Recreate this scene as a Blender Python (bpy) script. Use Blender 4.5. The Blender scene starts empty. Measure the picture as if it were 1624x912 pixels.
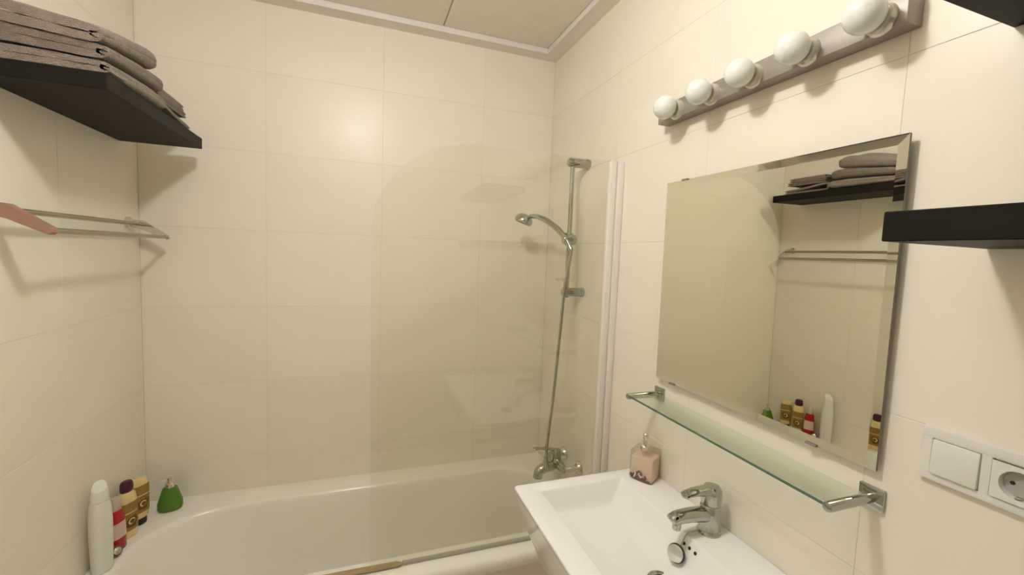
import bpy, bmesh, math, random
from mathutils import Vector, Matrix, noise
random.seed(7)
C = bpy.context.scene.collection
SC = bpy.context.scene
PI = math.pi

# ------------------------------------------------------------------ camera
cam_d = bpy.data.cameras.new('camera')
cam_d.sensor_width = 36.0
cam_d.lens = 15.034
cam_d.clip_start = 0.02
cam = bpy.data.objects.new('camera', cam_d)
C.objects.link(cam)
Rr = Vector((0.94270341, -0.33134978, 0.03895646))
Ru = Vector((-0.01100296, 0.08582419, 0.99624954))
Rf = Vector((0.33345047, 0.93959647, -0.07726093))
M3 = Matrix((Rr, Ru, -Rf)).transposed()
cam.matrix_world = Matrix.Translation((-0.8958, -2.0111, 1.5423)) @ M3.to_4x4()
SC.camera = cam

# ------------------------------------------------------------------ world, exposure, light values
w = bpy.data.worlds.new('world')
SC.world = w
w.use_nodes = True
w.node_tree.nodes['Background'].inputs[0].default_value = (0.9, 0.85, 0.75, 1)
w.node_tree.nodes['Background'].inputs[1].default_value = 0.05
SC.view_settings.view_transform = 'Standard'
SC.view_settings.look = 'None'
SC.view_settings.exposure = 0.0
SC.view_settings.gamma = 1.0
LAMP_POS = (-0.92, -1.34, 2.380)
LAMP_R = 0.060
LAMP_COL = (1.0, 0.99, 1.0, 1)
LAMP_STR = 200.0

# ------------------------------------------------------------------ materials
MATS = {}
def mat(name, col, rough=0.5, metal=0.0, spec=0.5, bump=0.0, bscale=40.0, var=0.0, vscale=6.0,
        objvar=0.0, coat=0.0, emit=None, stretch=None, trans=0.0, ior=1.45, sheen=0.0):
    m = bpy.data.materials.new(name)
    m.use_nodes = True
    nt = m.node_tree
    b = nt.nodes['Principled BSDF']
    b.inputs['Base Color'].default_value = (*col, 1)
    b.inputs['Roughness'].default_value = rough
    b.inputs['Metallic'].default_value = metal
    b.inputs['Specular IOR Level'].default_value = spec
    b.inputs['Coat Weight'].default_value = coat
    b.inputs['Transmission Weight'].default_value = trans
    b.inputs['IOR'].default_value = ior
    if sheen:
        b.inputs['Sheen Weight'].default_value = sheen
        b.inputs['Sheen Roughness'].default_value = 0.6
    if emit:
        b.inputs['Emission Color'].default_value = (*emit[0], 1)
        b.inputs['Emission Strength'].default_value = emit[1]
    tc = nt.nodes.new('ShaderNodeTexCoord')
    src = tc.outputs['Object']
    if stretch:
        mp = nt.nodes.new('ShaderNodeMapping')
        mp.inputs['Scale'].default_value = stretch
        nt.links.new(src, mp.inputs['Vector'])
        src = mp.outputs['Vector']
    if bump:
        n = nt.nodes.new('ShaderNodeTexNoise')
        n.inputs['Scale'].default_value = bscale
        n.inputs['Detail'].default_value = 4
        nt.links.new(src, n.inputs['Vector'])
        bp = nt.nodes.new('ShaderNodeBump')
        bp.inputs['Strength'].default_value = bump
        bp.inputs['Distance'].default_value = 0.01
        nt.links.new(n.outputs['Fac'], bp.inputs['Height'])
        nt.links.new(bp.outputs['Normal'], b.inputs['Normal'])
    if var or objvar:
        hs = nt.nodes.new('ShaderNodeHueSaturation')
        hs.inputs['Color'].default_value = (*col, 1)
        acc = None
        if var:
            n2 = nt.nodes.new('ShaderNodeTexNoise')
            n2.inputs['Scale'].default_value = vscale
            n2.inputs['Detail'].default_value = 5
            nt.links.new(src, n2.inputs['Vector'])
            mr = nt.nodes.new('ShaderNodeMapRange')
            mr.inputs['From Min'].default_value = 0.25
            mr.inputs['From Max'].default_value = 0.75
            mr.inputs['To Min'].default_value = 1 - var
            mr.inputs['To Max'].default_value = 1 + var
            nt.links.new(n2.outputs['Fac'], mr.inputs['Value'])
            acc = mr.outputs['Result']
        if objvar:
            oi = nt.nodes.new('ShaderNodeObjectInfo')
            mr2 = nt.nodes.new('ShaderNodeMapRange')
            mr2.inputs['To Min'].default_value = 1 - objvar
            mr2.inputs['To Max'].default_value = 1 + objvar
            nt.links.new(oi.outputs['Random'], mr2.inputs['Value'])
            if acc is not None:
                mu = nt.nodes.new('ShaderNodeMath')
                mu.operation = 'MULTIPLY'
                nt.links.new(acc, mu.inputs[0])
                nt.links.new(mr2.outputs['Result'], mu.inputs[1])
                acc = mu.outputs[0]
            else:
                acc = mr2.outputs['Result']
        nt.links.new(acc, hs.inputs['Value'])
        nt.links.new(hs.outputs['Color'], b.inputs['Base Color'])
    MATS[name] = m
    return m

def glass_mat(name, tint, refl=0.09):
    """thin pane: clear see-through body with a fresnel mirror skin"""
    m = bpy.data.materials.new(name)
    m.use_nodes = True
    nt = m.node_tree
    nt.nodes.clear()
    out = nt.nodes.new('ShaderNodeOutputMaterial')
    tr = nt.nodes.new('ShaderNodeBsdfTransparent')
    tr.inputs['Color'].default_value = (*tint, 1)
    gl = nt.nodes.new('ShaderNodeBsdfGlossy')
    gl.inputs['Roughness'].default_value = 0.01
    gl.inputs['Color'].default_value = (0.95, 0.97, 0.9, 1)
    lw = nt.nodes.new('ShaderNodeLayerWeight')
    lw.inputs['Blend'].default_value = 0.5
    mr = nt.nodes.new('ShaderNodeMapRange')
    mr.inputs['To Min'].default_value = refl * 0.5
    mr.inputs['To Max'].default_value = refl * 2.6
    mx = nt.nodes.new('ShaderNodeMixShader')
    nt.links.new(lw.outputs['Facing'], mr.inputs['Value'])
    nt.links.new(mr.outputs['Result'], mx.inputs['Fac'])
    nt.links.new(tr.outputs[0], mx.inputs[1])
    nt.links.new(gl.outputs[0], mx.inputs[2])
    nt.links.new(mx.outputs[0], out.inputs['Surface'])
    MATS[name] = m
    return m

TILE = mat('cream_tile', (0.875, 0.815, 0.685), 0.32, spec=0.40, bump=0.05, bscale=9, var=0.02, vscale=5, objvar=0.012)
GROUT = mat('cream_grout', (0.70, 0.64, 0.53), 0.6)
PLASTER = mat('cream_plaster', (0.87, 0.81, 0.69), 0.8, bump=0.05, bscale=60, var=0.02)
PANEL = mat('ceiling_panel', (0.90, 0.84, 0.72), 0.75, bump=0.08, bscale=90, var=0.03, vscale=12)
WHITE_TRIM = mat('white_trim', (0.82, 0.78, 0.70), 0.35)
FLOORM = mat('floor_tile', (0.80, 0.745, 0.64), 0.4, var=0.06)
DOORM = mat('door_paint', (0.78, 0.73, 0.64), 0.5, var=0.05, stretch=(20, 20, 1))
ENAMEL = mat('bath_enamel', (0.90, 0.865, 0.76), 0.14, spec=0.55)
CERAMIC = mat('white_ceramic', (0.92, 0.91, 0.875), 0.08, spec=0.55)
CHROME = mat('chrome', (0.45, 0.455, 0.41), 0.07, metal=1)
RAILM = mat('dull_chrome', (0.38, 0.35, 0.28), 0.16, metal=1)
CHROME_L = mat('bright_chrome', (0.72, 0.72, 0.68), 0.10, metal=1)
STEEL = mat('brushed_steel', (0.32, 0.29, 0.245), 0.45, metal=0.35, bump=0.03, bscale=60, stretch=(1, 0.05, 8))
DARKM = mat('dark_hole', (0.02, 0.02, 0.018), 0.6)
RUBBER = mat('black_rubber', (0.03, 0.03, 0.03), 0.5)
BLACKW = mat('black_brown_wood', (0.010, 0.0088, 0.0065), 0.5, spec=0.14, bump=0.03, bscale=30, stretch=(8, 1, 8), var=0.15, vscale=8)
GLASS = glass_mat('screen_glass', (0.976, 0.981, 0.955), 0.068)
GLASS_S = glass_mat('shelf_glass', (0.93, 0.965, 0.93), 0.10)
GLASS_E = mat('glass_edge_green', (0.10, 0.17, 0.11), 0.15, spec=0.6)
MIRROR = mat('mirror_silver', (0.86, 0.865, 0.765), 0.0, metal=1)
MIRROR_B = mat('mirror_edge', (0.20, 0.20, 0.15), 0.4)
BULB = mat('opal_bulb_glass', (0.80, 0.80, 0.735), 0.10, spec=0.6)
SOCKETM = mat('bulb_socket', (0.62, 0.59, 0.50), 0.22, spec=0.5, metal=0.5)
PLASTIC = mat('white_plastic', (0.78, 0.765, 0.70), 0.30)
SOCK_GREY = mat('grey_plastic', (0.42, 0.40, 0.37), 0.4)
TOWEL = mat('taupe_terry', (0.225, 0.17, 0.118), 0.95, spec=0.1, bump=0.9, bscale=420, var=0.22, vscale=60, sheen=0.3)
TOWEL2 = mat('taupe_terry_pale', (0.285, 0.22, 0.158), 0.95, spec=0.1, bump=0.9, bscale=420, var=0.22, vscale=70, sheen=0.3)
SALMON = mat('reddish_brown_bracket', (0.33, 0.19, 0.125), 0.45, var=0.08)  # reddish brown colour of the towel-rail bracket nearer the camera
TAN = mat('plain_tan', (0.36, 0.255, 0.12), 0.5, var=0.12, vscale=20)  # mottled tan for the strip on the bath rim, material unspecified
SEAL = mat('screen_seal', (0.40, 0.39, 0.29), 0.4)
B_WHITE = mat('white_bottle', (0.80, 0.79, 0.70), 0.3)
B_YEL = mat('yellow_bottle', (0.80, 0.60, 0.28), 0.3)
B_LABEL = mat('brown_label', (0.31, 0.185, 0.04), 0.4, var=0.25, vscale=120)
B_DARK = mat('dark_print', (0.10, 0.055, 0.015), 0.45)
B_CAP = mat('plum_cap', (0.075, 0.012, 0.03), 0.35)
B_CAPK = mat('black_cap', (0.02, 0.014, 0.01), 0.35)
B_RED = mat('red_bottle', (0.42, 0.012, 0.012), 0.25)
B_PINK = mat('pink_label', (0.72, 0.50, 0.40), 0.4)
B_CLEAR = mat('clear_pink_cap', (0.74, 0.60, 0.46), 0.25, trans=0.25)
B_GREEN = mat('green_bottle', (0.085, 0.20, 0.018), 0.22, var=0.1, vscale=30)
B_SILVER = mat('silver_cap', (0.75, 0.70, 0.60), 0.15, metal=1)
B_BROWN = mat('brown_ring', (0.12, 0.085, 0.05), 0.3)
SOAP = mat('pale_pink_soap', (0.82, 0.70, 0.575), 0.35, var=0.05, vscale=30)
SOAP_G = glass_mat('dispenser_glass', (0.90, 0.84, 0.79), 0.10)
SOAP_P = mat('plum_print', (0.17, 0.095, 0.08), 0.5)
SOAP_W = mat('white_print', (0.72, 0.64, 0.58), 0.5)
DISHM = glass_mat('clear_plastic', (0.93, 0.93, 0.9), 0.25)
LAMPM = mat('lamp_globe', (0.9, 0.9, 0.85), 0.4, emit=(LAMP_COL[:3], LAMP_STR))

# ------------------------------------------------------------------ mesh helpers
class MB:
    def __init__(s):
        s.v = []; s.f = []
    def add(s, vs, fs):
        o = len(s.v)
        s.v += [Vector(p) for p in vs]
        s.f += [tuple(i + o for i in f) for f in fs]
        return s
    def bm(s, bm):
        bm.verts.ensure_lookup_table(); bm.verts.index_update()
        s.add([v.co.copy() for v in bm.verts], [[v.index for v in f.verts] for f in bm.faces])
        bm.free()
        return s
    def box(s, x0, x1, y0, y1, z0, z1, b=0.0, seg=2, M=None):
        bm = bmesh.new()
        bmesh.ops.create_cube(bm, size=1)
        for v in bm.verts:
            v.co = Vector(((x0 + x1) / 2 + v.co.x * abs(x1 - x0), (y0 + y1) / 2 + v.co.y * abs(y1 - y0), (z0 + z1) / 2 + v.co.z * abs(z1 - z0)))
        if b:
            bmesh.ops.bevel(bm, geom=list(bm.edges), offset=b, segments=seg, profile=0.5, affect='EDGES')
        if M:
            bmesh.ops.transform(bm, matrix=M, verts=bm.verts)
        return s.bm(bm)
    def loft(s, loops, cap0=True, cap1=True, closed=True):
        n = len(loops[0]); vs = [p for l in loops for p in l]; fs = []
        for i in range(len(loops) - 1):
            for j in range(n if closed else n - 1):
                k = (j + 1) % n
                fs.append((i * n + j, i * n + k, (i + 1) * n + k, (i + 1) * n + j))
        if cap0: fs.append(tuple(range(n - 1, -1, -1)))
        if cap1: fs.append(tuple((len(loops) - 1) * n + j for j in range(n)))
        return s.add(vs, fs)
    def lathe(s, prof, n=24, M=None, sx=1.0, sy=1.0, p=2.0):
        """revolve (r, z) pairs; p > 2 gives a rounded-square section"""
        loops = []
        for r, z in prof:
            l = []
            for j in range(n):
                a = 2 * PI * j / n
                c, d = math.cos(a), math.sin(a)
                q = (abs(c) ** p + abs(d) ** p) ** (-1 / p)
                l.append(Vector((r * c * q * sx, r * d * q * sy, z)))
            loops.append(l)
        if M: loops = [[M @ v for v in l] for l in loops]
        return s.loft(loops)
    def tube(s, pts, r, n=12, caps=True, sq=1.0, up=None):
        pts = [Vector(p) for p in pts]
        rs = r if isinstance(r, (list, tuple)) else [r] * len(pts)
        loops = []; ref = Vector(up) if up else None
        for i, p in enumerate(pts):
            t = (pts[min(i + 1, len(pts) - 1)] - pts[max(i - 1, 0)]).normalized()
            if ref is None:
                ref = Vector((0, 0, 1)) if abs(t.z) < 0.9 else Vector((1, 0, 0))
            u = (ref - t * ref.dot(t)).normalized(); ref = u
            v = t.cross(u)
            rr = rs[i]
            ra, rb = rr if isinstance(rr, (tuple, list)) else (rr * sq, rr)
            loops.append([p + u * ra * math.cos(2 * PI * j / n) + v * rb * math.sin(2 * PI * j / n) for j in range(n)])
        return s.loft(loops, caps, caps)
    def disc(s, c, nrm, r, n=24, th=0.002, r2=None):
        M = Matrix.Translation(c) @ Vector(nrm).to_track_quat('Z', 'Y').to_matrix().to_4x4()
        return s.lathe([(r2 or r, -th / 2), (r, -th / 2 + th * .2), (r, th / 2 - th * .2), (r2 or r, th / 2)], n, M)
    def sphere(s, c, r, n=24, m=14, sc=(1, 1, 1), M=None):
        prof = [(max(1e-4, r * math.sin(PI * i / m)), -r * math.cos(PI * i / m)) for i in range(m + 1)]
        MM = (M or Matrix.Translation(c)) @ Matrix.Diagonal((*sc, 1))
        return s.lathe(prof, n, MM)

def smooth(pts, k=6):
    """Catmull-Rom through pts"""
    P = [Vector(p) for p in pts]; out = []
    for i in range(len(P) - 1):
        a = P[max(i - 1, 0)]; b = P[i]; c = P[i + 1]; d = P[min(i + 2, len(P) - 1)]
        for j in range(k):
            t = j / k
            out.append(0.5 * (2 * b + (c - a) * t + (2 * a - 5 * b + 4 * c - d) * t * t + (3 * b - a - 3 * c + d) * t ** 3))
    out.append(P[-1])
    return out

def wloc(o):
    l = Vector((0, 0, 0))
    while o is not None:
        l += o.location; o = o.parent
    return l

def mesh_of(name, mb, m, off, ang=35):
    me = bpy.data.meshes.new(name)
    me.from_pydata([v - off for v in mb.v], [], mb.f)
    bm = bmesh.new(); bm.from_mesh(me)
    bmesh.ops.remove_doubles(bm, verts=bm.verts, dist=1e-6)
    bmesh.ops.recalc_face_normals(bm, faces=bm.faces)
    bm.to_mesh(me); bm.free()
    me.materials.append(m)
    me.shade_smooth()
    me.set_sharp_from_angle(angle=math.radians(ang))
    return me

def obj(name, mb, m, parent=None, ang=35, label=None):
    if parent is not None:
        off = wloc(parent); loc = Vector((0, 0, 0))
    else:
        lo = Vector([min(v[i] for v in mb.v) for i in range(3)])
        hi = Vector([max(v[i] for v in mb.v) for i in range(3)])
        off = Vector(((lo.x + hi.x) / 2, (lo.y + hi.y) / 2, lo.z)); loc = off
    o = bpy.data.objects.new(name, mesh_of(name, mb, m, off, ang))
    C.objects.link(o)
    o.location = loc
    o.parent = parent
    if label: o['label'] = label
    return o

def thing(name, label, cat, loc, group=None):
    o = bpy.data.objects.new(name, None)
    C.objects.link(o)
    o.empty_display_size = 0.05
    o.location = loc
    o['label'] = label; o['category'] = cat
    if group: o['group'] = group
    return o
def tag(o, label, cat, group=None):
    o['label'] = label; o['category'] = cat
    if group: o['group'] = group
    return o
def struct(name, mb, m, parent=None):
    o = obj(name, mb, m, parent)
    if parent is None: o['kind'] = 'structure'
    return o
def copy_tree(o, loc, label):
    r = o.copy(); C.objects.link(r); r.location = loc; r['label'] = label
    for ch in list(o.children):
        c = ch.copy(); C.objects.link(c); c.parent = r
        for g in list(ch.children):
            d = g.copy(); C.objects.link(d); d.parent = c
    return r

# ------------------------------------------------------------------ room shell
L = 1.69; NEAR = -2.60; CEIL = 2.495
ROW = 0.315; COL = 0.4536; Z0 = 0.025; J = 0.0010
floor = struct('floor', MB().box(-L - .1, .1, NEAR - .1, .1, -.1, 0), FLOORM)
wall_back = struct('wall_back', MB().box(-L - .1, .1, .0009, .1, 0, 2.6), GROUT)
wall_right = struct('wall_right', MB().box(.0009, .1, NEAR - .1, .0009, 0, 2.6), GROUT)
wall_left = struct('wall_left', MB().box(-L - .1, -L - .0009, NEAR - .1, .0009, 0, 2.6), GROUT)
wall_near = struct('wall_near', MB().box(-L - .0009, .0009, NEAR - .1, NEAR, 0, 2.6), PLASTER)

TILE_ME = {}
def tile_mesh(wd, ht):
    key = (round(wd, 4), round(ht, 4))
    if key not in TILE_ME:
        b = .0007; t = .006; x = wd / 2; z = ht / 2
        vs = [(-x + b, 0, -z + b), (x - b, 0, -z + b), (x - b, 0, z - b), (-x + b, 0, z - b),
              (-x, b * .7, -z), (x, b * .7, -z), (x, b * .7, z), (-x, b * .7, z),
              (-x, t, -z), (x, t, -z), (x, t, z), (-x, t, z)]
        fs = [(0, 1, 2, 3)]
        for a in (0, 4):
            for i in range(4):
                k = (i + 1) % 4
                fs.append((a + i, a + 4 + i, a + 4 + k, a + k))
        me = bpy.data.meshes.new('tile')
        me.from_pydata(vs, [], [f[::-1] if False else f for f in fs])
        bm = bmesh.new(); bm.from_mesh(me); bmesh.ops.recalc_face_normals(bm, faces=bm.faces)
        for f in bm.faces:
            if f.index == 0 and f.normal.y > 0:
                bmesh.ops.reverse_faces(bm, faces=bm.faces); break
        bm.to_mesh(me); bm.free()
        me.materials.append(TILE)
        TILE_ME[key] = me
    return TILE_ME[key]

ZS = [0.0] + [Z0 + ROW * k for k in range(0, 8)] + [CEIL + .015]
ZS = [z for z in ZS if z < CEIL] + [CEIL + .004]
def lay_tiles(parent, edges, place, rotz):
    for a, b in zip(edges[:-1], edges[1:]):
        for z, z2 in zip(ZS[:-1], ZS[1:]):
            if b - a < .01 or z2 - z < .01: continue
            o = bpy.data.objects.new('tile', tile_mesh(b - a - J, z2 - z - J))
            C.objects.link(o)
            o.parent = parent
            o.location = Vector(place((a + b) / 2, (z + z2) / 2)) - wloc(parent)
            o.rotation_euler = (random.uniform(-.0012, .0012), 0, rotz + random.uniform(-.0012, .0012))
xs = [-L, -1.2646, -.811, -.3574, 0]
lay_tiles(wall_back, xs, lambda u, z: (u, 0, z), 0)
ys = [NEAR, -2.4122, -1.9586, -1.505, -1.0514, -.5978, -.1442, 0]
lay_tiles(wall_right, ys, lambda u, z: (0, u, z), -PI / 2)
ys = [NEAR] + [-COL * k for k in range(5, 0, -1)] + [0]
lay_tiles(wall_left, ys, lambda u, z: (-L, u, z), PI / 2)

# ceiling: plain margin round the wall, white bead, lay-in panels
ceiling = struct('ceiling', MB().box(-L - .1, .1, NEAR - .1, .1, CEIL + .032, CEIL + .13), PANEL)
cm = MB()
g = .066
cm.box(-L, 0, -g, 0, CEIL, CEIL + .033).box(-L, 0, NEAR, NEAR + g, CEIL, CEIL + .033)
cm.box(-L, -L + g, NEAR + g, -g, CEIL, CEIL + .033).box(-g, 0, NEAR + g, -g, CEIL, CEIL + .033)
struct('trim_1', cm, PLASTER)
tb = MB(); e = .010
tb.box(-L + g, -g, -g - e, -g, CEIL - .003, CEIL + .026).box(-L + g, -g, NEAR + g, NEAR + g + e, CEIL - .003, CEIL + .026)
tb.box(-L + g, -L + g + e, NEAR + g + e, -g - e, CEIL - .003, CEIL + .026).box(-g - e, -g, NEAR + g + e, -g - e, CEIL - .003, CEIL + .026)
struct('trim_2', tb, WHITE_TRIM)
px = [-g - e + .001, -.570, -1.170, -L + g + e - .001]
for a, b in zip(px[:-1], px[1:]):
    for y0, y1 in ((-g - e + .001, -1.27), (-1.27, NEAR + g + e - .001)):
        obj('panel', MB().box(b + .0025, a - .0025, y1 + .0025, y0 - .0025, CEIL + .020, CEIL + .034, .002), PANEL, ceiling)
# door behind the camera
dm = MB().box(-1.15, -.33, NEAR - .02, NEAR + .015, .005, 2.03, .003)
door = struct('door_1', dm, DOORM)
obj('door_frame', MB().box(-1.22, -1.15, NEAR, NEAR + .03, 0, 2.1, .004).box(-.33, -.26, NEAR, NEAR + .03, 0, 2.1, .004).box(-1.15, -.33, NEAR, NEAR + .03, 2.03, 2.1, .004), DOORM, door)
obj('door_handle', MB().tube([(-1.08, NEAR + .012, 1.0), (-1.08, NEAR + .06, 1.0), (-.97, NEAR + .06, 1.0)], .009), CHROME, door)

# ceiling lamp that lights the room
lamp = thing('ceiling_lamp', 'small white ceiling lamp with a flattened glowing globe shade', 'lamp', (LAMP_POS[0], LAMP_POS[1], CEIL + .02))
obj('base', MB().lathe([(.03, .1395), (.046, .138), (.048, .130), (.040, .118), (.022, .104), (.019, .036), (.021, .034)], 32, Matrix.Translation(LAMP_POS)), WHITE_TRIM, lamp)
obj('lamp_shade', MB().lathe([(max(.001, LAMP_R * math.sin(PI * i / 20)), -LAMP_R * .72 * math.cos(PI * i / 20)) for i in range(18)], 36, Matrix.Translation(LAMP_POS)), LAMPM, lamp)

# ------------------------------------------------------------------ bathtub
RIM = 0.505
tub = thing('bathtub', 'long cream enamel bathtub with rounded rim along the back wall', 'bathtub', (-.845, -.35, 0))
def inner(dl, dr, df, z, k=1.0):
    """rounded inner outline, inset by dl / dr / df (left, right, front+back)"""
    x0, x1, y0, y1 = -1.632 + dl, -.098 - dr, -.598 + df, -.106 - df
    al, bl = .32 * k, min(.235, (y1 - y0) * .48)
    ar, br = .15 * k, min(.14, (y1 - y0) * .3)
    pts = []
    N = 14
    def arc(cx, cy, a, b, t0, t1, p):
        for i in range(N + 1):
            t = t0 + (t1 - t0) * i / N
            c, s = math.cos(t), math.sin(t)
            pts.append(Vector((cx + a * math.copysign(abs(c) ** p, c), cy + b * math.copysign(abs(s) ** p, s), z)))
    arc(x1 - ar, y1 - br, ar, br, 0, PI / 2, .9)
    arc(x0 + al, y1 - bl, al, bl, PI / 2, PI, .93)
    arc(x0 + al, y0 + bl, al, bl, PI, 1.5 * PI, .93)
    arc(x1 - ar, y0 + br, ar, br, 1.5 * PI, 2 * PI, .9)
    return pts
base_in = inner(0, 0, 0, RIM)
def outer(y_near, z, inset=0.0):
    """outer rectangle sampled in step with the inner outline"""
    x0, x1, y0, y1 = -L + .001 + inset, -.001 - inset, y_near, -.001 - inset
    n = len(base_in) // 4
    pts = []
    def line(a, b, cnt):
        for i in range(cnt): pts.append(Vector((a[0] + (b[0] - a[0]) * i / (cnt - 1), a[1] + (b[1] - a[1]) * i / (cnt - 1), z)))
    h = n // 2
    def corner(mid0, c, mid1):
        line(mid0, c, h + 1); pts.pop(); line(c, mid1, n - h)
    mx, my = -.25, (y0 + y1) / 2
    xl = -1.31
    corner((x1, -.25), (x1, y1), (mx, y1))
    corner((xl, y1), (x0, y1), (x0, -.34))
    corner((x0, -.36), (x0, y0), (xl, y0))
    corner((mx, y0), (x1, y0), (x1, -.45))
    return pts
loops = [outer(-.672, RIM - .052, .01), outer(-.696, RIM - .05), outer(-.703, RIM - .030), outer(-.702, RIM - .012), outer(-.695, RIM - .003), outer(-.684, RIM),
         inner(0, 0, 0, RIM), inner(.006, .005, .005, RIM - .002), inner(.014, .010, .009, RIM - .008), inner(.022, .014, .013, RIM - .020),
         inner(.04, .018, .018, RIM - .06), inner(.16, .035, .045, RIM - .25), inner(.23, .05, .065, RIM - .33),
         inner(.29, .08, .095, RIM - .375), inner(.36, .13, .14, RIM - .39)]
obj('tub_basin', MB().loft(loops, cap0=False), ENAMEL, tub, 50)
# tiled apron under the lip
apron = obj('apron_panel', MB().box(-L + .002, -.002, -.664, -.655, .0, RIM - .055), GROUT, tub)
for a, b in zip([-L + .003, -1.2646, -.811, -.3574], [-1.2646, -.811, -.3574, -.003]):
    for z, z2 in ((.002, Z0 + ROW), (Z0 + ROW, RIM - .052)):
        o = bpy.data.objects.new('tile', tile_mesh(b - a - J, z2 - z - J)); C.objects.link(o)
        o.parent = apron; o.location = Vector(((a + b) / 2, -.6665, (z + z2) / 2)) - wloc(apron)

# tan strip on the near rim
tag(obj('bath_strip', MB().tube([(-1.36, -.640, RIM + .0075), (-1.0, -.640, RIM + .0075), (-.775, -.642, RIM + .0075), (-.758, -.643, RIM + .0065)], [(.0075, .012), (.0075, .012), (.0075, .012), (.004, .006)], 12, up=(0, 0, 1)), TAN),
    'slim tan strip lying on the near rim of the bathtub, under the glass', 'strip')

# ------------------------------------------------------------------ shower screen
SY = -.6415
scr = thing('shower_screen', 'clear frameless glass bath screen with rounded top corner and white wall profile', 'shower screen', (-.43, SY, RIM))
out = [(-.045, RIM + .006), (-.858, RIM + .018), (-.862, .9), (-.866, 1.30), (-.867, 1.60)]
for i in range(1, 15):
    t = PI - (PI / 2) * i / 14
    out.append((-.545 + .322 * math.cos(t), 1.60 + .288 * math.sin(t)))
out += [(-.3, 1.889), (-.045, 1.890)]
gt = .003
gm = MB().loft([[Vector((x, SY - gt, z)) for x, z in out], [Vector((x, SY + gt, z)) for x, z in out]])
obj('glass_pane', gm, GLASS, scr)
obj('seal', MB().box(-.757, -.05, SY - .0055, SY + .0055, RIM + .0005, RIM + .013, .002), SEAL, scr, label='thin grey-green seal along the lower edge')
obj('hinge_profile', MB().box(-.055, -.029, SY - .012, SY + .012, RIM + .001, 1.892, .003), WHITE_TRIM, scr)
obj('wall_profile', MB().box(-.027, 0.0, SY - .016, SY + .016, RIM + .001, 1.890, .004), WHITE_TRIM, scr)

# ------------------------------------------------------------------ shower set on the right wall
RX, RY = -.075, -.39
rail = thing('shower_rail', 'vertical chrome shower riser rail on the right wall behind the glass screen', 'shower rail', (0, RY, 1.36))
obj('pole', MB().tube([(RX, RY, 1.37), (RX, RY, 1.94)], .0095, 16), CHROME, rail)
for z in (1.929, 1.392):
    obj('bracket', MB().tube([(0, RY, z), (-.012, RY, z), (-.013, RY, z), (-.088, RY, z), (-.096, RY, z), (-.099, RY, z)], [.021, .021, .0185, .0185, .014, .006], 20), CHROME, rail)
obj('slider', MB().tube([(-.048, RY, 1.613), (-.052, RY, 1.613), (-.094, RY, 1.613), (-.104, RY, 1.613), (-.107, RY, 1.613)], [.016, .022, .022, .016, .006], 20)
    .tube([(RX, RY, 1.588), (RX, RY, 1.640)], .0165, 16), CHROME, rail)
dish = MB().lathe([(.012, 0), (.045, .002), (.052, .014), (.050, .014), (.043, .0045), (.012, .003)], 28, Matrix.Translation((RX - .005, RY, 1.437)), sx=1.0, sy=.8)
obj('soap_dish', dish, DISHM, rail, label='clear plastic soap dish clipped near the lower end')
hs = thing('hand_shower', 'chrome hand shower with oval head clipped on the riser rail', 'hand shower', (-.07, RY, 1.58))
hp = smooth([(-.082, -.425, 1.572), (-.092, -.40, 1.610), (-.112, -.355, 1.655), (-.140, -.300, 1.692), (-.165, -.250, 1.712), (-.185, -.215, 1.715)], 5)
obj('handle', MB().tube(hp, [.0095 + .0035 * math.sin(PI * i / (len(hp) - 1)) for i in range(len(hp))], 14), CHROME, hs)
hn = Vector((-.30, .25, -1)).normalized()
HM = Matrix.Translation((-.202, -.182, 1.700)) @ hn.to_track_quat('Z', 'Y').to_matrix().to_4x4()
obj('shower_head', MB().lathe([(.002, -.028), (.020, -.026), (.034, -.016), (.041, -.002), (.042, .008), (.038, .014), (.036, .0145)], 28, HM), CHROME, hs)
obj('spray_face', MB().lathe([(.036, .0135), (.034, .017), (.001, .0185)], 28, HM), SOCK_GREY, hs)
hose = smooth([(-.081, -.428, 1.574), (-.090, -.425, 1.50), (-.100, -.418, 1.40), (-.107, -.408, 1.2), (-.118, -.398, .95), (-.130, -.388, .76), (-.132, -.384, .672)], 8)
obj('hose', MB().tube(hose, .0068, 10), CHROME, hs)

mix = thing('bath_mixer', 'chrome wall-mounted bath mixer tap at the right end of the bathtub', 'tap', (0, -.375, .57))
obj('body', MB().tube([(-.075, -.302, .640), (-.075, -.306, .640), (-.078, -.345, .640), (-.078, -.405, .640), (-.075, -.446, .640), (-.075, -.450, .640)], [.012, .017, .023, .023, .017, .012], 20)
    .tube([(-.078, -.375, .640), (-.078, -.375, .676)], [.024, .021], 20), CHROME, mix)
for y in (-.305, -.447):
    obj('union', MB().tube([(-.001, y, .640), (-.008, y, .640), (-.020, y, .640), (-.021, y, .640), (-.075, y, .640)], [.030, .030, .022, .013, .013], 20), CHROME_L, mix)
lv = smooth([(-.070, -.375, .690), (-.105, -.372, .701), (-.150, -.368, .708), (-.185, -.365, .709)], 4)
obj('lever', MB().lathe([(.021, .676), (.022, .684), (.019, .697), (.008, .702)], 20, Matrix.Translation((-.078, -.375, 0)))
    .tube(lv, [(.007, .013)] * 4 + [(.006, .012)] * 4 + [(.005, .010)] * 4 + [(.003, .006)], 12, up=(0, 0, 1)), CHROME, mix)
obj('spout', MB().tube(smooth([(-.080, -.375, .632), (-.115, -.375, .626), (-.145, -.375, .618), (-.160, -.375, .604), (-.163, -.375, .582)], 4), [.0225] * 6 + [.0215] * 6 + [.0205] * 5, 16), CHROME, mix)
obj('diverter', MB().tube([(-.130, -.382, .62), (-.131, -.383, .645), (-.132, -.384, .675)], [.016, .013, .009], 14), CHROME, mix)

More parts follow.
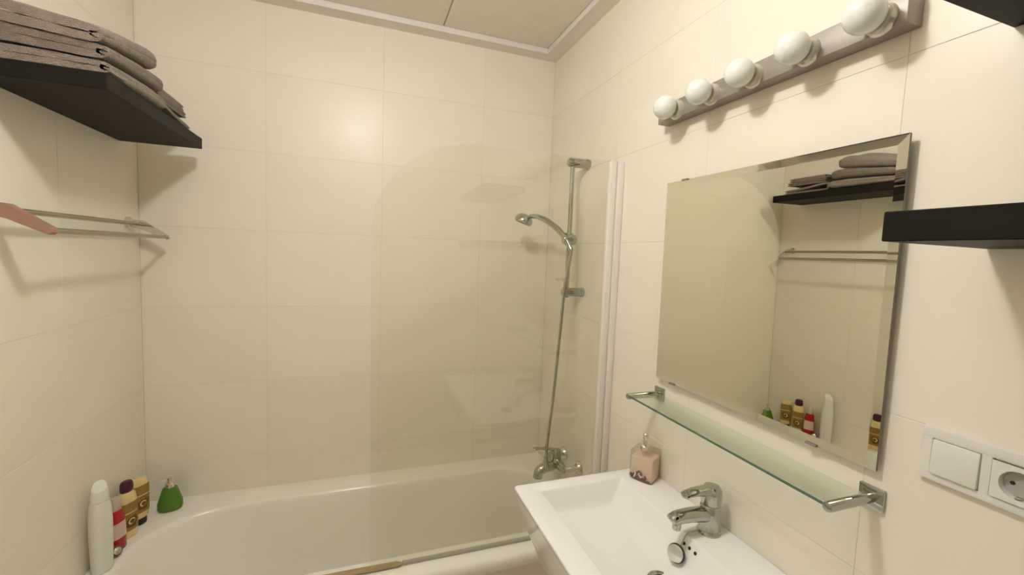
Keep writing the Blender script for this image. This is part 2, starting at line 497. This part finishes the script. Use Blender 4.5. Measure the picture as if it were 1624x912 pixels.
# ------------------------------------------------------------------ washbasin
BZ = .860
bas = thing('washbasin', 'white rectangular ceramic washbasin on the right wall under the mirror', 'washbasin', (-.23, -1.225, .68))
def rect(x0, x1, y0, y1, z, r, n=5):
    pts = []
    for cx, cy, a0 in ((x1 - r, y1 - r, 0), (x0 + r, y1 - r, PI / 2), (x0 + r, y0 + r, PI), (x1 - r, y0 + r, 1.5 * PI)):
        for i in range(n + 1):
            t = a0 + PI / 2 * i / n
            pts.append(Vector((cx + r * math.cos(t), cy + r * math.sin(t), z)))
    return pts
BY0, BY1 = -1.578, -.873
lp = [rect(-.395, -.03, -1.28, -1.17, .694, .03), rect(-.422, -.008, -1.38, -1.070, .704, .03), rect(-.436, -.001, -1.455, -.995, .728, .03), rect(-.446, -.001, -1.510, -.940, .765, .025),
      rect(-.454, -.001, -1.548, -.903, .808, .02), rect(-.459, -.001, -1.566, -.885, .835, .014), rect(-.461, -.0005, BY0 + .001, BY1 - .001, .850, .010), rect(-.463, -.0005, BY0, BY1, .8555, .010),
      rect(-.4615, -.001, BY0 + .0012, BY1 - .0012, .8588, .010), rect(-.4575, -.002, BY0 + .005, BY1 - .005, BZ, .008),
      rect(-.397, -.117, -1.533, -.917, BZ, .010), rect(-.3945, -.1185, -1.5315, -.9185, BZ - .0012, .010), rect(-.392, -.120, -1.529, -.921, BZ - .005, .010),
      rect(-.372, -.140, -1.520, -.930, BZ - .045, .014), rect(-.360, -.152, -1.513, -.937, BZ - .062, .018), rect(-.345, -.165, -1.500, -.950, BZ - .071, .020),
      rect(-.262, -.192, -1.262, -1.190, BZ - .090, .030)]
obj('bowl', MB().loft(lp, True, True), CERAMIC, bas, 40)
DC = Vector((-.205, -1.222, BZ - .0885))
obj('drain', MB().lathe([(.033, 0), (.033, .002), (.028, .004), (.024, .003), (.021, -.002), (.001, -.003)], 28, Matrix.Translation(DC)), CHROME, bas)
obj('drain_hole', MB().lathe([(.020, .0), (.001, .0004)], 24, Matrix.Translation(DC + Vector((0, 0, .0005)))), DARKM, bas)
bn = Vector((-1, 0, .44)).normalized()
for y in (-1.205, -1.224, -1.243):
    obj('overflow_hole', MB().disc((-.1275, y, BZ - .020), bn, .0042, 14, .002), DARKM, bas)

# mixer tap on the basin
TX, TY = -.055, -1.208
tap = thing('basin_mixer', 'chrome single-lever mixer tap standing on the white washbasin', 'tap', (TX, TY, BZ))
obj('body', MB().lathe([(.029, 0), (.029, .003), (.0268, .006), (.0258, .03), (.0248, .070), (.0225, .074)], 28, Matrix.Translation((TX, TY, BZ))), CHROME, tap)
sp = smooth([(TX + .008, TY, BZ + .044), (-.085, TY, BZ + .051), (-.120, TY, BZ + .055), (-.155, TY, BZ + .055), (-.171, TY, BZ + .051), (-.176, TY, BZ + .048)], 4)
ns = len(sp)
obj('spout', MB().tube(sp, [((.021 - .010 * i / ns), (.020 - .004 * i / ns)) if i < ns - 3 else ((.010 - .003 * (i - ns + 3)), (.015 - .004 * (i - ns + 3))) for i in range(ns)], 16, up=(0, 0, 1))
    .lathe([(.0105, -.006), (.011, .012), (.010, .02)], 18, Matrix.Translation((-.158, TY, BZ + .032))), CHROME, tap)
obj('cartridge', MB().lathe([(.0215, .073), (.0238, .077), (.0248, .082), (.0252, .102), (.0238, .113), (.018, .121), (.006, .125)], 28, Matrix.Translation((TX, TY, BZ))), CHROME, tap)
lv = smooth([(TX + .004, TY, BZ + .111), (-.085, TY, BZ + .112), (-.108, TY, BZ + .113), (-.132, TY, BZ + .110), (-.145, TY, BZ + .106)], 4)
nl = len(lv)
obj('lever', MB().tube(lv, [(.013 - .008 * i / nl, .019 - .006 * i / nl) if i < nl - 2 else (.003, .009 - .004 * (i - nl + 2)) for i in range(nl)], 14, up=(0, 0, 1)), CHROME, tap)
PC = Vector((-.157, -1.212, BZ - .035))
pn = Vector((-.93, -.30, .28)).normalized()
plug = thing('basin_plug', 'round chrome plug with black rubber rim hanging on a chain below the tap', 'plug', PC)
obj('disc', MB().disc(PC + pn * .004, pn, .0205, 28, .004, .018), CHROME_L, plug)
obj('rubber_rim', MB().disc(PC - pn * .001, pn, .0225, 28, .005, .0205), RUBBER, plug)
ch = smooth([(TX - .026, TY + .004, BZ + .006), (-.100, -1.203, BZ + .005), (-.118, -1.203, BZ + .003), (-.130, -1.205, BZ - .010), (-.140, -1.208, BZ - .022), PC - pn * .004], 7)
cmb = MB()
for i, p in enumerate(ch):
    cmb.sphere(p, .0021, 8, 6)
cmb.tube(ch, .0011, 6)
obj('chain', cmb, CHROME, plug)

# soap dispenser
SCn = Vector((-.050, -.939, BZ))
sang = math.radians(-59)
SM = Matrix.Translation(SCn) @ Matrix.Rotation(sang, 4, 'Z')
sd = thing('soap_dispenser', 'square glass soap dispenser with pink-beige soap and silver pump on the washbasin', 'soap dispenser', SCn)
obj('soap', MB().box(-.0335, .0335, -.0305, .0305, .004, .074, .002, 2, SM), SOAP, sd)
obj('glass_body', MB().box(-.037, .037, -.034, .034, .0003, .094, .004, 3, SM), SOAP_G, sd)
# floral print on the faces turned to the room
pm = MB()
def flat_ribbon(mb, pts, wd, M):
    pts = smooth([(x * 1.08, y, z * 1.25) for x, y, z in pts], 5); wd *= 1.25; n = len(pts); a = []; b = []
    for i, p in enumerate(pts):
        t = (pts[min(i + 1, n - 1)] - pts[max(i - 1, 0)]).normalized()
        s_ = Vector((-t.z, 0, t.x)); k = wd * (math.sin(PI * (i + .6) / (n + .2)) ** .6)
        a.append(M @ (p + s_ * k)); b.append(M @ (p - s_ * k))
    mb.loft([a, b], False, False, closed=False)
fy = -.0343
flat_ribbon(pm, [(-.031, fy, .016), (-.024, fy, .010), (-.017, fy, .014), (-.013, fy, .022)], .0055, SM)
flat_ribbon(pm, [(-.029, fy, .007), (-.018, fy, .0065), (-.006, fy, .012), (.002, fy, .020), (-.006, fy, .025), (-.011, fy, .017)], .003, SM)
flat_ribbon(pm, [(-.010, fy, .006), (.004, fy, .006), (.014, fy, .012), (.012, fy, .019)], .0036, SM)
flat_ribbon(pm, [(.006, fy, .005), (.018, fy, .0055), (.028, fy, .007)], .0026, SM)
obj('print', pm, SOAP_P, sd)
pm = MB()
flat_ribbon(pm, [(-.020, fy - .0001, .006), (-.016, fy - .0001, .015), (-.017, fy - .0001, .026)], .0018, SM)
flat_ribbon(pm, [(-.006, fy - .0001, .018), (.000, fy - .0001, .013), (.006, fy - .0001, .015)], .0022, SM)
obj('print', pm, SOAP_W, sd)
ps = SM @ Vector((-.004, 0, 0))
obj('pump', MB().lathe([(.014, .090), (.0145, .095), (.0145, .103), (.011, .107), (.006, .109), (.005, .122), (.0075, .124), (.0085, .128), (.0085, .139), (.006, .142)], 20, Matrix.Translation(ps))
    .tube([ps + Vector((0, 0, .135)), ps + Vector((-.012, -.010, .137)), ps + Vector((-.026, -.021, .134)), ps + Vector((-.029, -.0235, .128))], [.0045, .004, .0035, .003], 10), B_SILVER, sd)

# ------------------------------------------------------------------ glass wall shelf
gs = thing('glass_shelf', 'long narrow glass shelf on chrome brackets under the mirror', 'shelf', (-.06, -1.225, 1.12))
GZ = 1.123
obj('glass_plate', MB().box(-.116, -.012, -1.519, -.932, GZ - .0028, GZ + .0028, .0006, 1), GLASS_S, gs)
obj('glass_edge', MB().box(-.1182, -.1161, -1.519, -.932, GZ - .0028, GZ + .0028, .0006, 1), GLASS_E, gs, label='green polished front edge')
for y in (-.927, -1.5235):
    br = obj('bracket', MB().tube([(-.006, y, GZ), (-.118, y, GZ), (-.1225, y, GZ), (-.124, y, GZ)], [.0095, .0095, .0085, .005], 18), CHROME, gs)
    obj('wall_plate', MB().box(-.0075, 0, y - .0205, y + .0205, GZ - .0205, GZ + .0205, .0012, 2), CHROME, br)

# ------------------------------------------------------------------ bevelled mirror
MY0, MY1, MZ0, MZ1 = -1.5318, -.9251, 1.1771, 1.7743
mr = thing('wall_mirror', 'large square frameless wall mirror with slanted glass edges above the glass shelf', 'mirror', (-.019, (MY0 + MY1) / 2, (MZ0 + MZ1) / 2))
mo = wloc(mr); BW = .017; RISE = BW * math.tan(math.radians(5.0))
def mp(u, v, d=0.0): return Vector((mo.x - d, u, v))
mir = MB().add([mp(MY0 + BW, MZ0 + BW), mp(MY1 - BW, MZ0 + BW), mp(MY1 - BW, MZ1 - BW), mp(MY0 + BW, MZ1 - BW)], [(0, 3, 2, 1)])
obj('mirror_glass', mir, MIRROR, mr)
I = [mp(MY0 + BW, MZ0 + BW), mp(MY1 - BW, MZ0 + BW), mp(MY1 - BW, MZ1 - BW), mp(MY0 + BW, MZ1 - BW)]
O = [mp(MY0, MZ0, RISE), mp(MY1, MZ0, RISE), mp(MY1, MZ1, RISE), mp(MY0, MZ1, RISE)]
for i in range(4):
    k = (i + 1) % 4
    obj('bevel', MB().add([I[i], I[k], O[k], O[i]], [(0, 1, 2, 3)]), MIRROR, mr)
obj('backing', MB().box(mo.x + .0006, mo.x + .004, MY0 + .0003, MY1 - .0003, MZ0 + .0003, MZ1 - .0003)
    .box(mo.x - RISE * .8, mo.x + .001, MY0, MY0 + .0012, MZ0, MZ1).box(mo.x - RISE * .8, mo.x + .001, MY1 - .0012, MY1, MZ0, MZ1)
    .box(mo.x - RISE * .8, mo.x + .001, MY0, MY1, MZ0, MZ0 + .0012).box(mo.x - RISE * .8, mo.x + .001, MY0, MY1, MZ1 - .0012, MZ1), MIRROR_B, mr)
for y, z in ((-1.000, MZ1), (-.997, MZ0), (-1.415, MZ0)):
    s_ = 1 if z == MZ1 else -1
    obj('clip', MB().box(mo.x - .004, -.0005, y - .011, y + .011, min(z + s_ * .0004, z + s_ * .0024), max(z + s_ * .0004, z + s_ * .0024))
        .box(mo.x - .005, mo.x - .0028, y - .011, y + .011, min(z - s_ * .0025, z + s_ * .0024), max(z - s_ * .0025, z + s_ * .0024)), STEEL, mr)
mr.rotation_euler = (0, math.radians(-0.48), math.radians(0.36))

# ------------------------------------------------------------------ light bar with five globe bulbs
lb = thing('light_bar', 'long brushed steel light bar with bulb sockets above the mirror', 'light fixture', (0, -1.2, 1.953))
obj('housing', MB().box(-.042, -.0005, -1.521, -.884, 1.9545, 2.0065, .002, 2), STEEL, lb, 30)
BYS = [-.9685, -1.0975, -1.223, -1.351, -1.482]
BUZ = 1.9755
for y in BYS:
    obj('socket', MB().tube([(-.041, y, BUZ), (-.043, y, BUZ), (-.053, y, BUZ), (-.056, y, BUZ), (-.058, y, BUZ)], [.027, .0265, .0250, .0225, .014], 24), SOCKETM, lb)
b0 = thing('globe_bulb', 'unlit white globe bulb farthest along the light bar, by the glass screen', 'light bulb', (-.056, BYS[0], BUZ), 'globe bulbs on the light bar')
BM = Matrix.Translation((-.056, BYS[0], BUZ)) @ Matrix.Rotation(-PI / 2, 4, 'Y')
br_ = .0315; zc = .0305
prof = [(.014, -.004), (.014, .002), (.0165, .0055)]
for i in range(1, 19):
    t = PI * (.135 + .865 * i / 18)
    prof.append((max(.0003, br_ * math.sin(t)), zc - br_ * math.cos(t)))
obj('glass_globe', MB().lathe(prof[2:], 32, BM), BULB, b0)
obj('screw_cap', MB().lathe([(.013, -.012), (.014, .003), (.0165, .0058)], 20, BM), CHROME, b0)
for i, lab in enumerate(['unlit white globe bulb, second from the glass screen end of the light bar',
                         'unlit white globe bulb in the middle of the light bar',
                         'unlit white globe bulb between the middle bulb and the largest-looking bulb of the bar',
                         'unlit white globe bulb nearest the black shelves on the light bar']):
    copy_tree(b0, (-.056, BYS[i + 1], BUZ), lab)

# ------------------------------------------------------------------ black floating shelves
def floating(name, x0, x1, y0, y1, z0, z1, label):
    return tag(obj(name, MB().box(x0, x1, y0, y1, z0, z1, .0015, 1), BLACKW), label, 'shelf')
floating('floating_shelf', -L + .0005, -1.447, -.748, -.125, 1.881, 1.919, 'black floating shelf on the left wall carrying folded towels')
floating('floating_shelf', -.245, -.0005, -2.26, -1.634, 1.5785, 1.6175, 'lower black floating shelf on the right wall beside the mirror')
floating('floating_shelf', -.245, -.0005, -2.26, -1.634, 1.900, 1.939, 'upper black floating shelf in the top right corner, near the light bar')

# ------------------------------------------------------------------ double towel rail
tr = thing('towel_rail', 'double chrome towel rail on the left wall below the towel shelf', 'towel rail', (-L, -.41, 1.55))
def arm(y, wd, m, label=None):
    a = MB()
    prof = [(-L + .001, 1.616), (-1.640, 1.612), (-1.566, 1.563), (-1.562, 1.552), (-1.570, 1.546), (-1.640, 1.578), (-L + .001, 1.590)]
    a.loft([[Vector((x, y - wd, z)) for x, z in prof], [Vector((x, y + wd, z)) for x, z in prof]])
    o = obj('bracket', a, m, tr, label=label)
    return o
f = arm(-.092, .006, CHROME_L)
obj('wall_plate', MB().lathe([(.020, 0), (.020, .010), (.016, .014)], 20, Matrix.Translation((-L, -.092, 1.603)) @ Matrix.Rotation(PI / 2, 4, 'Y')), CHROME_L, f)
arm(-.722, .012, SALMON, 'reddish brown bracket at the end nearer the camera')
obj('rail', MB().tube([(-1.645, -.722, 1.598), (-1.645, -.092, 1.598)], .0068, 14), RAILM, tr)
obj('rail', MB().tube([(-1.574, -.722, 1.556), (-1.574, -.092, 1.556)], .0068, 14), RAILM, tr)

# ------------------------------------------------------------------ towels
def ribbon_towel(path, th, sta, mapf, seed, amp=.0025):
    """folded cloth: thickened path (a, z) swept along stations, layered ends stay visible"""
    P = smooth([(a, 0, z) for a, z in path], 5)
    n = len(P); loops = []
    for si, sv in enumerate(sta):
        up, dn = [], []
        for i, p in enumerate(P):
            t = (P[min(i + 1, n - 1)] - P[max(i - 1, 0)]).normalized()
            nn = Vector((-t.z, 0, t.x))
            w_ = noise.noise(Vector((p.x * 18 + seed, sv * 9, p.z * 30 + seed)))
            k = th * (1 + .12 * noise.noise(Vector((i * .4, sv * 14, seed)))) * (math.sin(PI * min(1, (min(i, n - 1 - i) + .8) / 3) / 2))
            q = p + Vector((w_ * amp, 0, .6 * w_ * amp))
            up.append(mapf(q.x + nn.x * k, sv, q.z + nn.z * k))
            dn.append(mapf(q.x - nn.x * k, sv, q.z - nn.z * k))
        loops.append(up + dn[::-1])
    mb = MB().loft(loops, False, False); m = 2 * n; o = (len(loops) - 1) * m
    for base in (0, o):
        mb.f += [(base + i, base + i + 1, base + m - 2 - i, base + m - 1 - i) for i in range(n - 1)]
    return mb
def sta(a, b, n): return [a + (b - a) * i / (n - 1) for i in range(n)]
def fold(x_back, x_front, z0, t, layers):
    """zig-zag fold seen from the end; the front edge is a smooth bend"""
    pts = []
    for i in range(layers):
        z = z0 + t * (2 * i + 1)
        a, b = (x_back, x_front - t) if i % 2 == 0 else (x_front - t, x_back)
        for u in (0, .5, 1): pts.append((a + (b - a) * u, z))
        if i < layers - 1:
            xb = b + (t * .8 if i % 2 == 0 else -t * .8)
            pts.append((xb, z + t))
    return pts
IDN = lambda a, s_, z: Vector((a, s_, z))
TZ = 1.9195
def big_towel(y0, y1, z0, t, xf, seed, label, m):
    def mp_(a, s_, z):
        k = .70 + .38 * min(1, max(0, (s_ + .745) / .24)) ** .8
        k *= 1 + .35 * max(0, (xf - a) / .24)
        if s_ > y1 - .012: z = z0 + 2 * t + (z - z0 - 2 * t) * (1 - .25 * ((s_ - y1 + .012) / .012))
        return Vector((a, s_, TZ + (z - TZ) * k))
    mb = ribbon_towel(fold(-L + .024, xf, z0, t, 2), t * .95, sta(y0, y1, 26), mp_, seed, .003)
    return tag(obj('folded_towel', mb, m, ang=60), label, 'towel', 'folded towels on the black shelf')
big_towel(-.738, -.445, TZ + .002, .0092, -1.452, 1.3, 'taupe folded towel at the bottom of the tall stack on the black shelf', TOWEL2)
big_towel(-.742, -.452, TZ + .0430, .0110, -1.456, 4.1, 'taupe folded towel in the middle of the tall stack on the black shelf', TOWEL)
big_towel(-.746, -.480, TZ + .0895, .0132, -1.462, 8.7, 'taupe folded towel on top of the tall stack on the black shelf', TOWEL2)
# small cloths at the far end, folded the other way so that their rolled ends face the big stack
def small_cloth(x0, x1, yb, yf, z0, t, lift, seed, label, m):
    path = [(yb, z0 + t), ((yb + yf) / 2, z0 + t), (yf + t, z0 + t), (yf - t * .6, z0 + 2 * t + lift * .5), (yf + t, z0 + 3 * t + lift), ((yb + yf) / 2, z0 + 3 * t + lift * .4), (yb, z0 + 3 * t)]
    mb = ribbon_towel(path, t * .95, sta(x0, x1, 12), lambda a, s_, z: Vector((s_, a, z)), seed, .002)
    return tag(obj('washcloth', mb, m, ang=60), label, 'washcloth', 'small folded cloths on the black shelf')
small_cloth(-L + .03, -1.466, -.185, -.420, TZ + .001, .0056, .020, 2.2, 'small taupe washcloth at the bottom of the low pile near the corner', TOWEL2)
small_cloth(-L + .03, -1.474, -.192, -.405, TZ + .0455, .0052, .000, 5.2, 'small taupe washcloth in the middle of the low pile near the corner', TOWEL)
small_cloth(-L + .03, -1.478, -.200, -.400, TZ + .0675, .0050, .000, 9.2, 'small taupe washcloth on top of the low pile near the corner', TOWEL2)

# ------------------------------------------------------------------ bottles on the left end of the tub
def frame(c, ang): return Matrix.Translation(c) @ Matrix.Rotation(ang, 4, 'Z')
GB = None
# tall white bottle, leaning flat shoulders and slanted cap
c = Vector((-1.650, -.402, RIM))
bt = thing('shampoo_bottle', 'tall plain white bottle with slanted top on the left end of the tub', 'bottle', c)
FM = frame(c, math.radians(60))
prof = [(.021, .0005), (.0245, .003), (.0265, .03), (.0285, .10), (.0285, .165), (.0270, .205), (.0235, .228)]
obj('body', MB().lathe(prof, 28, FM, 1.0, .86, 2.4), B_WHITE, bt)
cp = MB()
lps = []
for r, z, sl in ((.0235, .229, 0), (.0230, .242, .1), (.0215, .262, .3), (.0195, .273, .5), (.0165, .276, .55)):
    lps.append([FM @ Vector((r * math.cos(2 * PI * j / 28), .86 * r * math.sin(2 * PI * j / 28), z + sl * .022 * math.cos(2 * PI * j / 28 - .9))) for j in range(28)])
cp.loft(lps)
obj('cap', cp, B_WHITE, bt)
# small stopper jar between white and red
c = Vector((-1.640, -.345, RIM))
jr = thing('round_jar', 'small round silver-topped brown jar between the white and the red bottle', 'jar', c)
nd = Vector((.72, -.55, .35)).normalized()
JM = Matrix.Translation(c + Vector((0, 0, .0215))) @ nd.to_track_quat('Z', 'Y').to_matrix().to_4x4()
obj('body', MB().lathe([(.012, -.010), (.0165, -.007), (.0170, .004), (.0150, .007), (.0120, .0075)], 24, JM), B_BROWN, jr)
obj('lid', MB().lathe([(.0118, .0072), (.0110, .0105), (.006, .0120), (.0005, .0122)], 24, JM), B_SILVER, jr)
# red bottle with pale label and clear cap
c = Vector((-1.655, -.302, RIM))
rb = thing('red_bottle', 'red bottle with pink label and clear cap beside the white bottle', 'bottle', c)
FM = frame(c, math.radians(70))
obj('body', MB().lathe([(.024, .0005), (.0265, .004), (.0265, .05), (.0245, .10), (.021, .130), (.018, .138), (.016, .140)], 26, FM, 1, .62, 2.8), B_RED, rb)
obj('cap', MB().lathe([(.0165, .140), (.0165, .148), (.0155, .178), (.013, .182)], 22, FM, 1, .7), B_CLEAR, rb)
lm = MB(); N = 14
def wrap(FM, prof, sx, sy, p, a0, a1, z0, z1, off=.0006, n=16, mz=5):
    """label patch hugging a lathe body between angles a0..a1"""
    def rad(z):
        for (r1, q1), (r2, q2) in zip(prof[:-1], prof[1:]):
            if q1 <= z <= q2: return r1 + (r2 - r1) * (z - q1) / max(1e-6, q2 - q1)
        return prof[-1][0]
    loops = []
    for k in range(mz + 1):
        z = z0 + (z1 - z0) * k / mz; l = []
        for i in range(n + 1):
            a = a0 + (a1 - a0) * i / n
            cc, ss = math.cos(a), math.sin(a)
            q = (abs(cc) ** p + abs(ss) ** p) ** (-1 / p); r = rad(z)
            v = Vector((r * cc * q * sx, r * ss * q * sy, z))
            nv = Vector((v.x / sx ** 2, v.y / sy ** 2, 0)).normalized()
            l.append(FM @ (v + nv * off))
        loops.append(l)
    return MB().loft(loops, False, False, closed=False)
rp = [(.0265, .004), (.0265, .05), (.0245, .10), (.021, .130)]
obj('label', wrap(FM, rp, 1, .62, 2.8, -PI * .86, -PI * .14, .045, .098), B_PINK, rb)
# two yellow bottles
def yellow(c, ang, label, inverted):
    t = thing('yellow_bottle', label, 'bottle', c, 'yellow bottles on the tub end')
    FM = frame(c, ang)
    if inverted:
        pr = [(.022, .024), (.0275, .030), (.0295, .06), (.0300, .13), (.0285, .158), (.0250, .168), (.020, .170)]
        capp = [(.019, .0005), (.0215, .002), (.0225, .012), (.0220, .024)]
        z0, z1 = .048, .150
        cmat = B_CAPK
    else:
        pr = [(.023, .0005), (.0285, .004), (.0300, .03), (.0300, .10), (.0290, .135), (.0250, .156), (.0195, .163), (.0165, .165)]
        capp = [(.0165, .164), (.0195, .167), (.0205, .175), (.0200, .192), (.0165, .200), (.012, .202)]
        z0, z1 = .028, .128
        cmat = B_CAP
    obj('body', MB().lathe(pr, 28, FM, 1, .62, 2.6), B_YEL, t)
    obj('cap', MB().lathe(capp, 24, FM, 1, .72), cmat, t)
    zt = z0 + (z1 - z0) * .62
    A0, A1 = -PI * .84, -PI * .16
    lab = obj('label', wrap(FM, pr, 1, .62, 2.6, A0, A1, zt + .004, z1), B_LABEL, t)
    obj('label', wrap(FM, pr, 1, .62, 2.6, A0 + .15, A1 - .15, z0, zt), B_LABEL, t)
    # ring emblem and bars printed on the label
    rg = MB(); zc = z0 + (zt - z0) * .52; R1, R2 = .0165, .0105
    def on(a, z):
        def rad(zz):
            for (r1, q1), (r2, q2) in zip(pr[:-1], pr[1:]):
                if q1 <= zz <= q2: return r1 + (r2 - r1) * (zz - q1) / max(1e-6, q2 - q1)
            return pr[-1][0]
        cc, ss = math.cos(a), math.sin(a); q = (abs(cc) ** 2.6 + abs(ss) ** 2.6) ** (-1 / 2.6); r = rad(z)
        v = Vector((r * cc * q, r * ss * q * .62, z)); nv = Vector((v.x, v.y / .62 ** 2, 0)).normalized()
        return FM @ (v + nv * .0012)
    def ring(mb, R1, R2, z_, t0=0, t1=2 * PI, n=24, asc=34.0):
        A = []; B = []
        for i in range(n + 1):
            a = t0 + (t1 - t0) * i / n
            A.append(on(-PI / 2 + math.cos(a) * R1 * asc, z_ + math.sin(a) * R1)); B.append(on(-PI / 2 + math.cos(a) * R2 * asc, z_ + math.sin(a) * R2))
        mb.loft([A, B], False, False, closed=False)
    ring(rg, R1, R1 * .74, zc); ring(rg, R1 * .38, .001, zc + .001)
    ring(rg, R1 * 1.25, R1 * 1.08, zc, .3, 1.2); ring(rg, R1 * 1.3, R1 * 1.05, zc, 3.6, 5.4)
    obj('emblem', rg, B_DARK, t)
    wm = MB(); ring(wm, R1 * .70, R1 * .42, zc, .6, 4.4)
    obj('emblem', wm, B_YEL, t)
    return t
yellow(Vector((-1.655, -.232, RIM)), math.radians(62), 'yellow bottle with plum cap on top and brown label, beside the red bottle', False)
yellow(Vector((-1.650, -.158, RIM)), math.radians(58), 'yellow bottle standing on its black cap, between the plum-capped and green bottles', True)
# green squat pump bottle in the corner
c = Vector((-1.583, -.085, RIM))
gb = thing('green_bottle', 'squat green bottle with silver pump in the back left corner of the tub', 'bottle', c)
GM = frame(c, .3)
obj('body', MB().lathe([(.028, .0005), (.036, .003), (.0405, .012), (.0400, .030), (.0330, .055), (.0270, .075), (.0230, .088), (.016, .092)], 30, GM, 1, .72, 2.2), B_GREEN, gb)
obj('pump', MB().lathe([(.015, .091), (.0155, .098), (.0145, .104), (.008, .108), (.006, .118), (.009, .120), (.009, .127), (.005, .130)], 20, GM)
    .tube([GM @ Vector((0, 0, .124)), GM @ Vector((-.018, -.004, .125)), GM @ Vector((-.024, -.005, .120))], [.004, .0035, .003], 8), B_SILVER, gb)

# ------------------------------------------------------------------ switch and socket plate
sw = thing('switch_plate', 'white double wall plate with light switch and power socket right of the mirror', 'switch', (0, -1.666, 1.199))
def plate_frame(y0, y1, z0, z1, holes, d):
    mb = MB()
    bd = [y0] + [q for h in holes for q in h[:2]] + [y1]
    zb0, zb1 = holes[0][2], holes[0][3]
    mb.box(-d, 0, y0, y1, zb1, z1, .0015, 2).box(-d, 0, y0, y1, z0, zb0, .0015, 2)
    for i in range(0, len(bd), 2):
        mb.box(-d, 0, bd[i], bd[i + 1], zb0 - .001, zb1 + .001, .0008, 1)
    return mb
h1 = (-1.6615, -1.6025); h2 = (-1.7325, -1.6735)
obj('frame', plate_frame(-1.7475, -1.588, 1.1995, 1.287, [(h2[0], h2[1], 1.212, 1.2695), (h1[0], h1[1], 1.212, 1.2695)], .0095), PLASTIC, sw)
RK = MB().box(-.0128, -.001, h1[0] + .0008, h1[1] - .0008, 1.2128, 1.2688, .002, 2)
for v in RK.v:
    if v.x < -.006: v.x -= (1.2408 - v.z) * .06
obj('rocker', RK, PLASTIC, sw)
SYc, SZc = -1.703, 1.2408
so = MB().box(-.0030, -.001, h2[0] + .0008, h2[1] - .0008, 1.2128, 1.2688, .0005, 1)
ringl = []
ins = obj('socket_insert', MB().add(*(lambda N: (
    [Vector((-.0120, SYc + .0287 * (max(-1, min(1, 1.45 * math.cos(2 * PI * i / N)))), SZc + .0275 * (max(-1, min(1, 1.45 * math.sin(2 * PI * i / N)))))) for i in range(N)] +
    [Vector((-.0120, SYc + .0205 * math.cos(2 * PI * i / N), SZc + .0205 * math.sin(2 * PI * i / N))) for i in range(N)] +
    [Vector((-.0005, SYc + .0195 * math.cos(2 * PI * i / N), SZc + .0195 * math.sin(2 * PI * i / N))) for i in range(N)],
    [(i, (i + 1) % N, N + (i + 1) % N, N + i) for i in range(N)] + [(N + i, N + (i + 1) % N, 2 * N + (i + 1) % N, 2 * N + i) for i in range(N)] + [tuple(2 * N + i for i in range(N))]))(40)), PLASTIC, sw)
obj('recess_floor', MB().disc((-.0012, SYc, SZc), (-1, 0, 0), .0193, 32, .001), SOCK_GREY, ins)
for dy in (-.0095, .0095):
    obj('pin_hole', MB().disc((-.0020, SYc + dy, SZc), (-1, 0, 0), .0028, 14, .001), DARKM, ins)
for dz in (-.0180, .0180):
    obj('earth_clip', MB().box(-.0105, -.002, SYc - .0032, SYc + .0032, SZc + dz - .0012, SZc + dz + .0012, .0004, 1), CHROME, ins)
